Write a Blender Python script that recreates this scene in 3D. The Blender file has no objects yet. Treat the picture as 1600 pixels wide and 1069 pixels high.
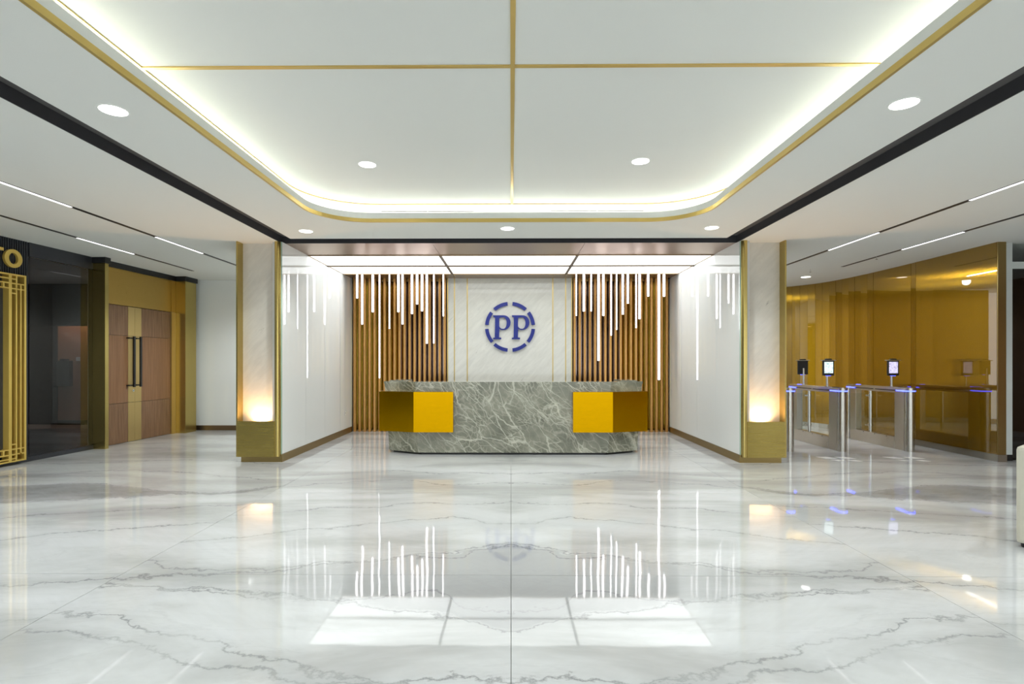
import bpy, bmesh, math, random
from mathutils import Vector, Matrix
random.seed(7)
S = bpy.context.scene
COL = S.collection
PI = math.pi

# ------------------------------------------------------------------ camera
HC = 3.145            # ceiling height
cam = bpy.data.cameras.new('camera'); camo = bpy.data.objects.new('camera', cam); COL.objects.link(camo)
camo.location = (0, 0, 1.42); camo.rotation_euler = (PI/2, 0, 0.0094)
cam.sensor_width = 36.0; cam.lens = 855/1600*36; cam.shift_x = 9.5/1600; cam.shift_y = 32/1600
cam.clip_start = 0.05; cam.clip_end = 200
S.camera = camo
# ------------------------------------------------------------------ world, exposure
w = bpy.data.worlds.new('world'); S.world = w; w.use_nodes = True
w.node_tree.nodes['Background'].inputs[0].default_value = (0.95, 0.97, 1.0, 1)
w.node_tree.nodes['Background'].inputs[1].default_value = 2.2
S.view_settings.view_transform = 'Standard'; S.view_settings.look = 'None'
S.view_settings.exposure = 0.07; S.view_settings.gamma = 1.0; S.view_settings.use_curve_mapping = False
K_PANEL = 2.1; K_TUBE = 6.0; K_COVE = 23.0; K_TRACK = 1.6; K_DOWN = 78.0; K_UP = 9.0

# ------------------------------------------------------------------ node helpers
def mat(name):
    m = bpy.data.materials.new(name); m.use_nodes = True
    nt = m.node_tree; p = nt.nodes['Principled BSDF']
    return m, nt, p
def N(nt, t, **kw):
    n = nt.nodes.new(t)
    for k, v in kw.items(): setattr(n, k, v)
    return n
def L(nt, a, b): nt.links.new(a, b)
def M(nt, op, a, b=None, c=None, clamp=False):
    n = nt.nodes.new('ShaderNodeMath'); n.operation = op; n.use_clamp = clamp
    for i, v in enumerate((a, b, c)):
        if v is None: continue
        if isinstance(v, (int, float)): n.inputs[i].default_value = v
        else: nt.links.new(v, n.inputs[i])
    return n.outputs[0]
def ramp(nt, fac, stops):
    r = nt.nodes.new('ShaderNodeValToRGB'); e = r.color_ramp.elements
    while len(e) < len(stops): e.new(0.5)
    for i, (p, c) in enumerate(stops):
        e[i].position = p; e[i].color = (c[0], c[1], c[2], 1) if not isinstance(c, (int, float)) else (c, c, c, 1)
    nt.links.new(fac, r.inputs[0]); return r.outputs[0]
def mixc(nt, f, a, b):
    n = nt.nodes.new('ShaderNodeMix'); n.data_type = 'RGBA'
    if isinstance(f, (int, float)): n.inputs[0].default_value = f
    else: nt.links.new(f, n.inputs[0])
    for i, v in ((6, a), (7, b)):
        if isinstance(v, tuple): n.inputs[i].default_value = (v[0], v[1], v[2], 1)
        else: nt.links.new(v, n.inputs[i])
    return n.outputs[2]
def noise(nt, vec, scale, detail=3, rough=0.5, dist=0.0):
    n = nt.nodes.new('ShaderNodeTexNoise'); n.inputs['Scale'].default_value = scale
    n.inputs['Detail'].default_value = detail; n.inputs['Roughness'].default_value = rough
    n.inputs['Distortion'].default_value = dist
    if vec is not None: nt.links.new(vec, n.inputs['Vector'])
    return n.outputs[0]
def mapping(nt, vec, rot=(0,0,0), scale=(1,1,1), loc=(0,0,0)):
    n = nt.nodes.new('ShaderNodeMapping'); n.inputs['Rotation'].default_value = rot
    n.inputs['Scale'].default_value = scale; n.inputs['Location'].default_value = loc
    nt.links.new(vec, n.inputs[0]); return n.outputs[0]
def bump(nt, p, h, strength=0.1, dist=0.01):
    b = nt.nodes.new('ShaderNodeBump'); b.inputs['Strength'].default_value = strength; b.inputs['Distance'].default_value = dist
    nt.links.new(h, b.inputs['Height']); nt.links.new(b.outputs[0], p.inputs['Normal'])
def pos(nt): return nt.nodes.new('ShaderNodeNewGeometry').outputs['Position']
def plain(name, col, rough=0.5, metal=0.0, spec=0.5, coat=0.0, var=0.04, vs=6.0, ior=None):
    m, nt, p = mat(name)
    n = noise(nt, pos(nt), vs, 4)
    c = mixc(nt, n, tuple(x*(1-var) for x in col), tuple(min(1, x*(1+var)) for x in col))
    L(nt, c, p.inputs['Base Color'])
    p.inputs['Roughness'].default_value = rough; p.inputs['Metallic'].default_value = metal
    p.inputs['Specular IOR Level'].default_value = spec; p.inputs['Coat Weight'].default_value = coat
    p.inputs['Coat Roughness'].default_value = 0.03
    if ior: p.inputs['IOR'].default_value = ior
    return m
def brushed(name, col, rough=0.28, axis='z', var=0.12, metal=1.0, anis=0.0):
    m, nt, p = mat(name)
    sc = {'z': (60, 60, 1.0), 'x': (1.0, 60, 60), 'n': (5, 5, 5)}[axis]
    v = mapping(nt, pos(nt), scale=sc)
    n = noise(nt, v, 3.0, 5, 0.6)
    c = mixc(nt, n, tuple(x*(1-var) for x in col), tuple(min(1, x*(1+var)) for x in col))
    L(nt, c, p.inputs['Base Color']); p.inputs['Metallic'].default_value = metal
    L(nt, M(nt, 'MULTIPLY_ADD', n, 0.12, rough-0.06), p.inputs['Roughness'])
    return m
def emit(name, col, strength, base=(0.8,0.8,0.8)):
    m, nt, p = mat(name)
    p.inputs['Base Color'].default_value = (*base, 1); p.inputs['Emission Color'].default_value = (*col, 1)
    p.inputs['Emission Strength'].default_value = strength; p.inputs['Roughness'].default_value = 0.4
    return m

# ------------------------------------------------------------------ materials
VEINS = {
'A1':[(0.0,4.32),(0.16,4.25),(0.40,4.10),(0.62,4.06),(0.76,4.01),(0.95,3.94),(1.23,3.85),(1.9,3.74),(2.2,3.73),(2.6,3.9)],
'A2':[(0.0,4.26),(0.16,4.20),(0.30,4.09),(0.36,3.99),(0.76,3.99),(1.09,3.88),(1.40,3.85),(1.46,3.77),(1.73,3.69),(2.1,3.64),(2.6,3.58)],
'A3':[(0.0,3.10),(0.19,3.16),(0.30,3.20),(0.38,3.32),(0.78,3.31),(1.03,3.25),(1.57,3.36),(1.99,3.44),(2.6,3.42)],
'A4':[(0.0,2.90),(0.11,2.92),(0.23,3.00),(0.47,3.08),(0.75,3.16),(0.99,3.22),(1.47,3.28),(2.01,3.40),(2.6,3.48)],
'A5':[(0.0,2.43),(0.20,2.46),(0.73,2.40),(1.04,2.46),(1.15,2.52),(1.45,2.57),(1.72,2.66),(1.96,2.74),(2.26,2.84),(2.6,2.90)],
'A6':[(0.0,2.22),(0.57,2.41),(0.89,2.50),(1.16,2.62),(1.38,2.69),(1.65,2.79),(1.85,2.83),(2.11,3.00),(2.31,3.06),(2.6,3.11)],
'A7':[(0.0,4.83),(0.15,4.84),(0.42,4.98),(0.82,4.95),(1.14,4.86),(1.39,4.72),(1.87,4.58),(2.6,4.30)],
'A8':[(0.0,5.58),(0.27,5.50),(1.04,5.50),(1.31,5.36),(1.73,5.38),(2.02,5.22),(2.6,5.05)],
'A9':[(0.0,6.96),(0.42,7.04),(1.0,7.0),(1.6,7.18),(2.0,7.05),(2.6,6.80)],
'A10':[(0.0,6.45),(0.24,6.41),(0.76,6.38),(1.26,6.60),(1.71,6.54),(2.6,6.2)],
'A11':[(0.0,1.75),(0.6,1.9),(1.2,1.8),(1.9,2.1),(2.6,2.2)]}
VEINS_O = {
'O1':[(0.0,6.34),(0.25,6.12),(0.64,5.95),(1.11,5.97),(1.59,6.16),(2.44,6.38),(2.83,6.31),(3.6,6.05)],
'O1b':[(0.0,6.30),(0.25,6.02),(0.63,5.85),(1.07,5.84),(1.43,5.72),(1.76,5.66),(2.1,5.53),(2.6,5.47),(3.6,5.4)],
'O2':[(0.0,5.45),(0.48,5.37),(1.04,5.23),(1.77,5.06),(2.2,4.86),(3.6,4.6)],
'O3':[(0.0,4.86),(0.79,4.61),(1.19,4.48),(1.5,4.32),(3.6,3.9)],
'O4':[(0.0,6.55),(0.88,6.76),(1.72,7.03),(2.69,7.15),(3.3,6.85),(3.6,6.73)],
'O5':[(0.0,3.60),(0.4,3.47),(0.8,3.40),(1.5,3.3),(3.6,3.0)],
'O6':[(0.0,3.05),(0.8,2.8),(1.6,2.75),(3.6,2.3)],
'O7':[(0.0,7.8),(0.8,7.65),(1.6,7.9),(3.6,7.6)]}
def curve_node(nt, x, pts, xmax, vmax=8.0):
    n = nt.nodes.new('ShaderNodeFloatCurve'); c = n.mapping.curves[0]
    pts = [(a/xmax, b/vmax) for a, b in pts]
    c.points[0].location = pts[0]; c.points[1].location = pts[-1]
    for p in pts[1:-1]: c.points.new(*p)
    n.mapping.use_clip = False; n.mapping.update()
    n.inputs[0].default_value = 1.0
    nt.links.new(x, n.inputs[1])
    return M(nt, 'MULTIPLY', n.outputs[0], vmax)
def floor_marble():
    m, nt, p = mat('polished_white_marble')
    P = pos(nt); sx = nt.nodes.new('ShaderNodeSeparateXYZ'); L(nt, P, sx.inputs[0])
    ux = M(nt, 'ABSOLUTE', sx.outputs[0]); uy = sx.outputs[1]
    uf = M(nt, 'PINGPONG', ux, 99.0)
    cb = nt.nodes.new('ShaderNodeCombineXYZ'); L(nt, uf, cb.inputs[0]); L(nt, uy, cb.inputs[1])
    UV = cb.outputs[0]
    n1 = noise(nt, mapping(nt, UV, scale=(1.0, 1.6, 1)), 2.6, 5, 0.6)
    n2 = noise(nt, UV, 16, 5, 0.65)
    d = M(nt, 'ADD', M(nt, 'MULTIPLY', M(nt, 'SUBTRACT', n1, 0.5), 0.30), M(nt, 'MULTIPLY', M(nt, 'SUBTRACT', n2, 0.5), 0.13))
    v = M(nt, 'ADD', uy, d)
    xa = M(nt, 'DIVIDE', ux, 2.6, clamp=True)
    xo = M(nt, 'DIVIDE', M(nt, 'SUBTRACT', ux, 2.6), 3.6, clamp=True)
    CV = {}
    def field(vs, x, xmax):
        best = None
        for k, pts in vs.items():
            cn = curve_node(nt, x, pts, xmax); CV[k] = cn
            dd = M(nt, 'ABSOLUTE', M(nt, 'SUBTRACT', v, cn))
            best = dd if best is None else M(nt, 'MINIMUM', best, dd)
        return best
    da = field(VEINS, xa, 2.6); do = field(VEINS_O, xo, 3.6)
    outer = M(nt, 'GREATER_THAN', ux, 2.61)
    dist = M(nt, 'ADD', M(nt, 'MULTIPLY', da, M(nt, 'SUBTRACT', 1.0, outer)), M(nt, 'MULTIPLY', do, outer))
    # generic fine veins away from the traced ones
    wn = noise(nt, mapping(nt, UV, rot=(0,0,0.1), scale=(0.5, 1.7, 1), loc=(3,1,0)), 1.3, 9, 0.62, 0.6)
    ridg = M(nt, 'ABSOLUTE', M(nt, 'SUBTRACT', wn, 0.5))
    fine = M(nt, 'SUBTRACT', 1.0, M(nt, 'DIVIDE', ridg, 0.012), clamp=True)
    vis = ramp(nt, noise(nt, mapping(nt, UV, scale=(0.8, 1.4, 1), loc=(7, 2, 0)), 1.5, 3), [(0.35, 0.05), (0.62, 1.0)])
    core = M(nt, 'POWER', M(nt, 'SUBTRACT', 1.0, M(nt, 'DIVIDE', dist, 0.019), clamp=True), 1.2)
    halo = M(nt, 'POWER', M(nt, 'SUBTRACT', 1.0, M(nt, 'DIVIDE', dist, 0.20), clamp=True), 2.0)
    core = M(nt, 'MULTIPLY', core, M(nt, 'MULTIPLY_ADD', vis, 0.75, 0.25))
    # cloudy grey drifts, streaked along x
    cl = noise(nt, mapping(nt, UV, rot=(0,0,-0.12), scale=(0.35, 1.0, 1), loc=(1.3, 4.1, 0)), 1.2, 6, 0.58, 0.4)
    st = noise(nt, mapping(nt, mapping(nt, UV, rot=(0,0,-0.7)), scale=(0.6, 5.0, 1)), 4.0, 5, 0.6)
    cloud = ramp(nt, cl, [(0.34, (0.73, 0.75, 0.77)), (0.46, (0.68, 0.70, 0.71)), (0.57, (0.54, 0.555, 0.555)), (0.70, (0.42, 0.43, 0.43))])
    def between(lo, hi, soft):
        a = M(nt, 'DIVIDE', M(nt, 'SUBTRACT', v, CV[lo]), soft, clamp=True); b_ = M(nt, 'DIVIDE', M(nt, 'SUBTRACT', CV[hi], v), soft, clamp=True)
        return M(nt, 'MULTIPLY', a, b_)
    inner = M(nt, 'SUBTRACT', 1.0, outer)
    lens = M(nt, 'MULTIPLY', inner, M(nt, 'MULTIPLY', between('A4', 'A1', 0.05), M(nt, 'SUBTRACT', 1.0, M(nt, 'DIVIDE', ux, 2.3), clamp=True)))
    fillo = M(nt, 'MULTIPLY', outer, between('O1b', 'O1', 0.04))
    inb = M(nt, 'MULTIPLY', inner, M(nt, 'MULTIPLY', between('A5', 'A6', 0.3), 0.3))
    wedge = M(nt, 'MULTIPLY', outer, M(nt, 'SUBTRACT', 1.0, M(nt, 'DIVIDE', M(nt, 'ABSOLUTE', M(nt, 'SUBTRACT', v, M(nt, 'MULTIPLY_ADD', ux, -0.03, 6.10))), 0.34), clamp=True))
    col = mixc(nt, M(nt, 'MULTIPLY', M(nt, 'MULTIPLY', wedge, 0.75), n1), cloud, (0.33, 0.33, 0.33))
    col = mixc(nt, M(nt, 'MULTIPLY', lens, 0.95), col, (0.40, 0.41, 0.42))
    col = mixc(nt, M(nt, 'MULTIPLY', fillo, M(nt, 'MULTIPLY_ADD', n1, 0.7, 0.35)), col, (0.25, 0.25, 0.25))
    col = mixc(nt, M(nt, 'MULTIPLY', ramp(nt, st, [(0.35, 0.0), (0.7, 1.0)]), 0.16), col, (0.52, 0.535, 0.54))
    col = mixc(nt, M(nt, 'MULTIPLY', halo, 0.22), col, (0.46, 0.475, 0.485))
    col = mixc(nt, M(nt, 'MULTIPLY', fine, 0.12), col, (0.34, 0.35, 0.36))
    col = mixc(nt, M(nt, 'MULTIPLY', core, 0.78), col, (0.22, 0.225, 0.235))
    # the lounge by the turnstiles is laid in a greyer stone
    L(nt, col, p.inputs['Base Color'])
    p.inputs['Roughness'].default_value = 0.035; p.inputs['IOR'].default_value = 1.55
    b = noise(nt, mapping(nt, UV, scale=(1.0, 0.35, 1)), 3.2, 1, 0.4)
    bump(nt, p, b, 0.06, 0.02)
    return m
def wall_marble(name, base, dark, rot=0.7, amt=0.5, spec=0.5):
    m, nt, p = mat(name)
    P = pos(nt)
    v = mapping(nt, mapping(nt, P, rot=(0, -rot, 0)), scale=(7.0, 7.0, 1.6))
    s = noise(nt, v, 2.2, 7, 0.66, 0.3)
    col = mixc(nt, ramp(nt, s, [(0.35, 0.0), (0.65, 1.0)]), base, tuple(x*0.90 for x in base))
    v2 = mapping(nt, mapping(nt, P, rot=(0, -rot, 0)), scale=(5.0, 5.0, 1.1), loc=(2, 0, 1))
    s2 = noise(nt, v2, 1.6, 7, 0.7, 0.4)
    fl = ramp(nt, s2, [(0.655, 0.0), (0.72, 1.0)])
    col = mixc(nt, M(nt, 'MULTIPLY', fl, amt), col, dark)
    L(nt, col, p.inputs['Base Color']); p.inputs['Roughness'].default_value = 0.06
    p.inputs['Specular IOR Level'].default_value = spec
    return m
def desk_marble():
    m, nt, p = mat('grey_green_veined_marble')
    P = pos(nt)
    wv = nt.nodes.new('ShaderNodeTexNoise'); wv.inputs['Scale'].default_value = 2.2; wv.inputs['Detail'].default_value = 6
    L(nt, P, wv.inputs['Vector'])
    vm = nt.nodes.new('ShaderNodeVectorMath'); vm.operation = 'MULTIPLY_ADD'
    L(nt, wv.outputs['Color'], vm.inputs[0]); vm.inputs[1].default_value = (0.30, 0.2, 0.30); L(nt, P, vm.inputs[2])
    def crack(scale, width, rot, sc):
        v = nt.nodes.new('ShaderNodeTexVoronoi'); v.feature = 'DISTANCE_TO_EDGE'; v.inputs['Scale'].default_value = scale
        L(nt, mapping(nt, mapping(nt, vm.outputs[0], rot=rot), scale=sc), v.inputs['Vector'])
        return M(nt, 'SUBTRACT', 1.0, M(nt, 'DIVIDE', v.outputs['Distance'], width), clamp=True)
    c1 = crack(1.5, 0.018, (0, -0.85, 0), (0.45, 0.6, 2.2)); c2 = crack(4.6, 0.040, (0, -0.8, 0), (0.6, 1, 1.7)); c3 = crack(12, 0.09, (0, -0.7, 0), (0.7, 1, 1.5))
    big = noise(nt, P, 3.0, 5, 0.6)
    msk = ramp(nt, noise(nt, mapping(nt, P, loc=(5,2,3)), 2.6, 4), [(0.40, 0.0), (0.62, 1.0)])
    col = ramp(nt, big, [(0.32, (0.14, 0.145, 0.105)), (0.55, (0.24, 0.243, 0.185)), (0.72, (0.38, 0.38, 0.30))])
    lt = (0.60, 0.59, 0.48)
    col = mixc(nt, M(nt, 'MULTIPLY', c3, M(nt, 'MULTIPLY', msk, 0.6)), col, lt)
    col = mixc(nt, M(nt, 'MULTIPLY', c2, M(nt, 'MULTIPLY_ADD', msk, 0.45, 0.28)), col, lt)
    col = mixc(nt, M(nt, 'MULTIPLY', c1, 0.8), col, (0.64, 0.63, 0.52))
    L(nt, col, p.inputs['Base Color']); p.inputs['Roughness'].default_value = 0.10
    return m
def wood(name, c1, c2, scale=1.0, rough=0.38, axis='z', spec=0.5):
    m, nt, p = mat(name)
    sc = {'z': (14, 14, 0.8), 'x': (0.8, 14, 14), 'y': (14, 0.8, 14)}[axis]
    v = mapping(nt, pos(nt), scale=tuple(s*scale for s in sc))
    n = noise(nt, v, 2.5, 7, 0.65, 0.4)
    c = ramp(nt, n, [(0.3, c1), (0.7, c2)])
    L(nt, c, p.inputs['Base Color']); p.inputs['Roughness'].default_value = rough; p.inputs['Specular IOR Level'].default_value = spec
    bump(nt, p, n, 0.15, 0.002)
    return m
def glass(name, tint, refl=1.0, ior=1.5, rough=0.0):
    m, nt, p = mat(name); nt.nodes.remove(p)
    out = nt.nodes['Material Output']
    t = nt.nodes.new('ShaderNodeBsdfTransparent'); t.inputs[0].default_value = (*tint, 1)
    g = nt.nodes.new('ShaderNodeBsdfGlossy'); g.inputs['Roughness'].default_value = rough; g.inputs[0].default_value = (1, 1, 1, 1)
    f = nt.nodes.new('ShaderNodeFresnel'); f.inputs[0].default_value = ior
    mx = nt.nodes.new('ShaderNodeMixShader')
    nn = noise(nt, pos(nt), 3.0, 2)
    fac = M(nt, 'MULTIPLY', f.outputs[0], M(nt, 'MULTIPLY_ADD', nn, 0.06, refl-0.03), clamp=True)
    fac = M(nt, 'MULTIPLY', fac, M(nt, 'SUBTRACT', 1.0, nt.nodes.new('ShaderNodeNewGeometry').outputs['Backfacing']))   # reflect once, at the outer face
    L(nt, fac, mx.inputs[0]); L(nt, t.outputs[0], mx.inputs[1]); L(nt, g.outputs[0], mx.inputs[2]); L(nt, mx.outputs[0], out.inputs[0])
    return m
def screen_mat(name, c1, c2, c3, strength):
    m, nt, p = mat(name)
    P = pos(nt)
    n = noise(nt, mapping(nt, P, scale=(1, 1, 1.6)), 26, 3, 0.6, 0.8)
    col = ramp(nt, n, [(0.38, c1), (0.5, c2), (0.62, c3)])
    p.inputs['Base Color'].default_value = (0.02, 0.02, 0.02, 1); p.inputs['Roughness'].default_value = 0.1
    L(nt, col, p.inputs['Emission Color']); p.inputs['Emission Strength'].default_value = strength
    return m

MT = {}
MT['paint'] = plain('ceiling_paint', (0.80, 0.82, 0.785), 0.7, var=0.012, vs=0.6)
MT['floor'] = floor_marble()
MT['grout'] = plain('grey_grout', (0.33, 0.33, 0.32), 0.8)
MT['dark'] = plain('charcoal_metal', (0.055, 0.055, 0.06), 0.35, var=0.1)
MT['black'] = plain('black_metal', (0.012, 0.012, 0.013), 0.4)
MT['gold'] = plain('satin_gold', (0.64, 0.47, 0.15), 0.30, metal=0.85, var=0.02)
MT['goldline'] = plain('gold_inlay', (0.66, 0.47, 0.15), 0.30, metal=0.55)
MT['brass'] = brushed('brushed_brass', (0.50, 0.385, 0.13), 0.24, 'z', 0.10)
MT['brassbox'] = brushed('aged_brass', (0.43, 0.335, 0.10), 0.26, 'x', 0.10)
MT['brassbase'] = brushed('dark_brass', (0.36, 0.265, 0.11), 0.3, 'x', 0.08)
MT['amber'] = brushed('amber_brass', (0.52, 0.275, 0.001), 0.20, 'x', 0.08)
MT['goldwall'] = brushed('gold_glass_panel', (0.33, 0.22, 0.014), 0.19, 'z', 0.06, metal=0.85)
nt_ = MT['goldwall'].node_tree; p_ = nt_.nodes['Principled BSDF']
p_.inputs['Anisotropic'].default_value = 1.0; p_.inputs['Anisotropic Rotation'].default_value = 0.0
tg_ = nt_.nodes.new('ShaderNodeTangent'); tg_.direction_type = 'RADIAL'; tg_.axis = 'Z'; L(nt_, tg_.outputs[0], p_.inputs['Tangent'])
for n_ in MT['goldwall'].node_tree.nodes:
    if n_.type == 'BSDF_PRINCIPLED': n_.inputs['Coat Weight'].default_value = 1.0; n_.inputs['Coat Roughness'].default_value = 0.015; n_.inputs['Coat IOR'].default_value = 1.7; n_.inputs['Coat Tint'].default_value = (1.0, 0.85, 0.45, 1)
MT['copper'] = brushed('copper_slat', (0.56, 0.29, 0.09), 0.28, 'z', 0.08, metal=0.75)
MT['goldmirror'] = brushed('gold_mirror', (0.55, 0.42, 0.05), 0.10, 'z', 0.05)
MT['darkmirror'] = brushed('smoked_mirror', (0.30, 0.275, 0.29), 0.10, 'n', 0.05)
MT['whiteglass'] = plain('back_painted_white_glass', (0.86, 0.89, 0.875), 0.02, spec=0.5, coat=0.0, var=0.01, vs=1.0, ior=1.52)
MT['glassedge'] = plain('green_glass_edge', (0.45, 0.60, 0.52), 0.1)
MT['pillar'] = wall_marble('beige_marble', (0.70, 0.675, 0.61), (0.30, 0.29, 0.26), 0.75, 0.75)
MT['backmarble'] = wall_marble('cream_marble', (0.84, 0.835, 0.77), (0.45, 0.45, 0.40), 0.75, 0.5)
MT['desk'] = desk_marble()
MT['soffit'] = brushed('rose_bronze_panel', (0.40, 0.30, 0.225), 0.36, 'x', 0.06)
MT['goldpaint'] = plain('bright_gold', (0.80, 0.56, 0.13), 0.32, metal=0.45)
MT['bed'] = plain('grey_channel_bed', (0.115, 0.11, 0.11), 0.5)
MT['frame'] = brushed('bronze_frame', (0.33, 0.235, 0.13), 0.3, 'x', 0.06)
MT['panel'] = emit('light_panel_acrylic', (0.97, 1.0, 0.99), K_PANEL)
MT['tube'] = emit('led_lens', (1.0, 0.97, 1.0), K_TUBE)
MT['cove'] = emit('cove_led', (1.0, 0.985, 0.90), K_COVE)
MT['track'] = emit('track_led', (1.0, 0.98, 1.0), K_TRACK)
MT['divider'] = plain('dark_bronze_divider', (0.13, 0.09, 0.055), 0.55)
MT['trackboost'] = emit('track_led_boosted', (1.0, 0.98, 0.95), 110.0)  # bar hidden by the pillar, boosted beyond its fellows to streak the gold wall
MT['down'] = emit('downlight_lens', (1.0, 0.98, 0.95), 6.0)
MT['uplens'] = emit('uplight_lens', (1.0, 0.62, 0.25), 20.0)
MT['tubebody'] = plain('rose_anodised_tube', (0.50, 0.40, 0.40), 0.25, metal=0.7)
MT['blue'] = plain('blue_lacquer', (0.016, 0.03, 0.27), 0.5, var=0.08)
MT['wood'] = wood('door_walnut', (0.16, 0.075, 0.032), (0.31, 0.17, 0.085))
MT['woodplain'] = wood('door_veneer', (0.21, 0.095, 0.035), (0.31, 0.155, 0.07), 0.6)
MT['doorbrass'] = brushed('door_brass', (0.58, 0.42, 0.17), 0.3, 'z', 0.06, metal=0.8)
MT['transom'] = brushed('bronze_transom', (0.50, 0.32, 0.085), 0.30, 'n', 0.05, metal=0.85)
MT['flute'] = plain('black_fluted_panel', (0.03, 0.032, 0.04), 0.32)
MT['darkglass'] = glass('dark_tinted_glass', (0.55, 0.55, 0.58), 1.0, 1.5)
MT['darkroom'] = plain('dark_grey_wall', (0.05, 0.052, 0.06), 0.6)
MT['orange'] = plain('brown_plaster', (0.42, 0.24, 0.14), 0.8)
MT['clear'] = glass('clear_glass', (0.93, 0.95, 0.94), 1.0, 1.5)
MT['doorglass'] = glass('lobby_door_glass', (0.30, 0.31, 0.31), 1.0, 1.6)
MT['frost'] = plain('frosted_white_glass', (0.62, 0.67, 0.65), 0.08, coat=0.5)
MT['steel'] = brushed('brushed_steel', (0.60, 0.58, 0.53), 0.26, 'z', 0.1)
MT['steelx'] = brushed('satin_steel', (0.60, 0.57, 0.51), 0.30, 'n', 0.06)
MT['chrome'] = plain('chrome', (0.75, 0.75, 0.73), 0.12, metal=1.0)
MT['blueled'] = emit('blue_led', (0.04, 0.06, 1.0), 9.0, (0.1, 0.1, 0.5))
MT['bluedot'] = emit('blue_indicator', (0.05, 0.08, 1.0), 4.0, (0.1, 0.1, 0.5))
MT['scr1'] = screen_mat('map_screen', (0.75, 0.95, 0.9), (0.95, 1.0, 0.98), (0.35, 0.6, 0.62), 1.1)
MT['scr2'] = screen_mat('violet_screen', (0.55, 0.5, 0.85), (0.8, 0.78, 1.0), (0.42, 0.35, 0.6), 1.1)
MT['sticker'] = plain('white_vinyl', (0.82, 0.82, 0.80), 0.3)
MT['leather'] = plain('cream_leather', (0.62, 0.60, 0.50), 0.45, var=0.05, vs=20)
MT['white'] = plain('white_wall_paint', (0.70, 0.71, 0.69), 0.6)
MT['skirt'] = brushed('bronze_skirting', (0.22, 0.16, 0.10), 0.35, 'x', 0.06)
MT['steelbase'] = brushed('steel_skirting', (0.42, 0.40, 0.35), 0.3, 'x', 0.05)

# ------------------------------------------------------------------ mesh helpers
def box(bm, x0, x1, y0, y1, z0, z1, bev=0.0):
    vs = [bm.verts.new((x, y, z)) for z in (z0, z1) for x, y in ((x0, y0), (x1, y0), (x1, y1), (x0, y1))]
    fs = [bm.faces.new([vs[i] for i in q]) for q in ((3,2,1,0), (4,5,6,7), (0,1,5,4), (1,2,6,5), (2,3,7,6), (3,0,4,7))]
    if bev:
        es = set(e for f in fs for e in f.edges)
        bmesh.ops.bevel(bm, geom=list(es), offset=bev, segments=2, affect='EDGES', profile=0.6)
def prism(bm, poly, z0, z1, top=None):
    a = [bm.verts.new((x, y, z0)) for x, y in poly]
    b = [bm.verts.new((x, y, z1)) for x, y in (top or poly)]
    n = len(poly)
    bm.faces.new(a[::-1]); bm.faces.new(b)
    for i in range(n):
        j = (i+1) % n; bm.faces.new((a[i], a[j], b[j], b[i]))
def cyl(bm, x, y, z0, z1, r, r2=None, seg=24):
    r2 = r if r2 is None else r2
    bmesh.ops.create_cone(bm, cap_ends=True, segments=seg, radius1=r, radius2=r2, depth=z1-z0, matrix=Matrix.Translation((x, y, (z0+z1)/2)))
def tube(bm, a, b, r, seg=12):
    a = Vector(a); b = Vector(b); d = b-a
    q = d.to_track_quat('Z', 'Y').to_matrix().to_4x4()
    bmesh.ops.create_cone(bm, cap_ends=True, segments=seg, radius1=r, radius2=r, depth=d.length, matrix=Matrix.Translation((a+b)/2) @ q)
def obj(name, bm, m, parent=None, smooth=False):
    if isinstance(bm, bmesh.types.BMesh):
        bmesh.ops.recalc_face_normals(bm, faces=bm.faces[:])
        me = bpy.data.meshes.new(name); bm.to_mesh(me); bm.free()
    else: me = bm
    if not me.materials: me.materials.append(m if not isinstance(m, str) else MT[m])
    if smooth:
        me.polygons.foreach_set('use_smooth', [True]*len(me.polygons))
        me.set_sharp_from_angle(angle=math.radians(35))
    o = bpy.data.objects.new(name, me); COL.objects.link(o)
    if parent is not None: o.parent = parent
    return o
def bx(name, dims, m, parent=None, bev=0.0):
    bm = bmesh.new(); box(bm, *dims, bev=bev); return obj(name, bm, m, parent)
def tag(o, label, cat, group=None, kind=None):
    if label: o['label'] = label
    if cat: o['category'] = cat
    if group: o['group'] = group
    if kind: o['kind'] = kind
    return o
def thing(name, loc, rz, label, cat, group=None):
    o = bpy.data.objects.new(name, None); COL.objects.link(o); o.location = loc; o.rotation_euler = (0, 0, rz)
    o.empty_display_size = 0.1
    return tag(o, label, cat, group)
def struct(o): o['kind'] = 'structure'; return o
def sempty(name, loc=(0,0,0), rz=0):
    o = bpy.data.objects.new(name, None); COL.objects.link(o); o.location = loc; o.rotation_euler = (0,0,rz); o.empty_display_size = 0.1
    return struct(o)
def copy_tree(o, parent=None):
    c = o.copy(); COL.objects.link(c); c.parent = parent
    for ch in list(o.children): copy_tree(ch, c)
    return c
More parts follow.
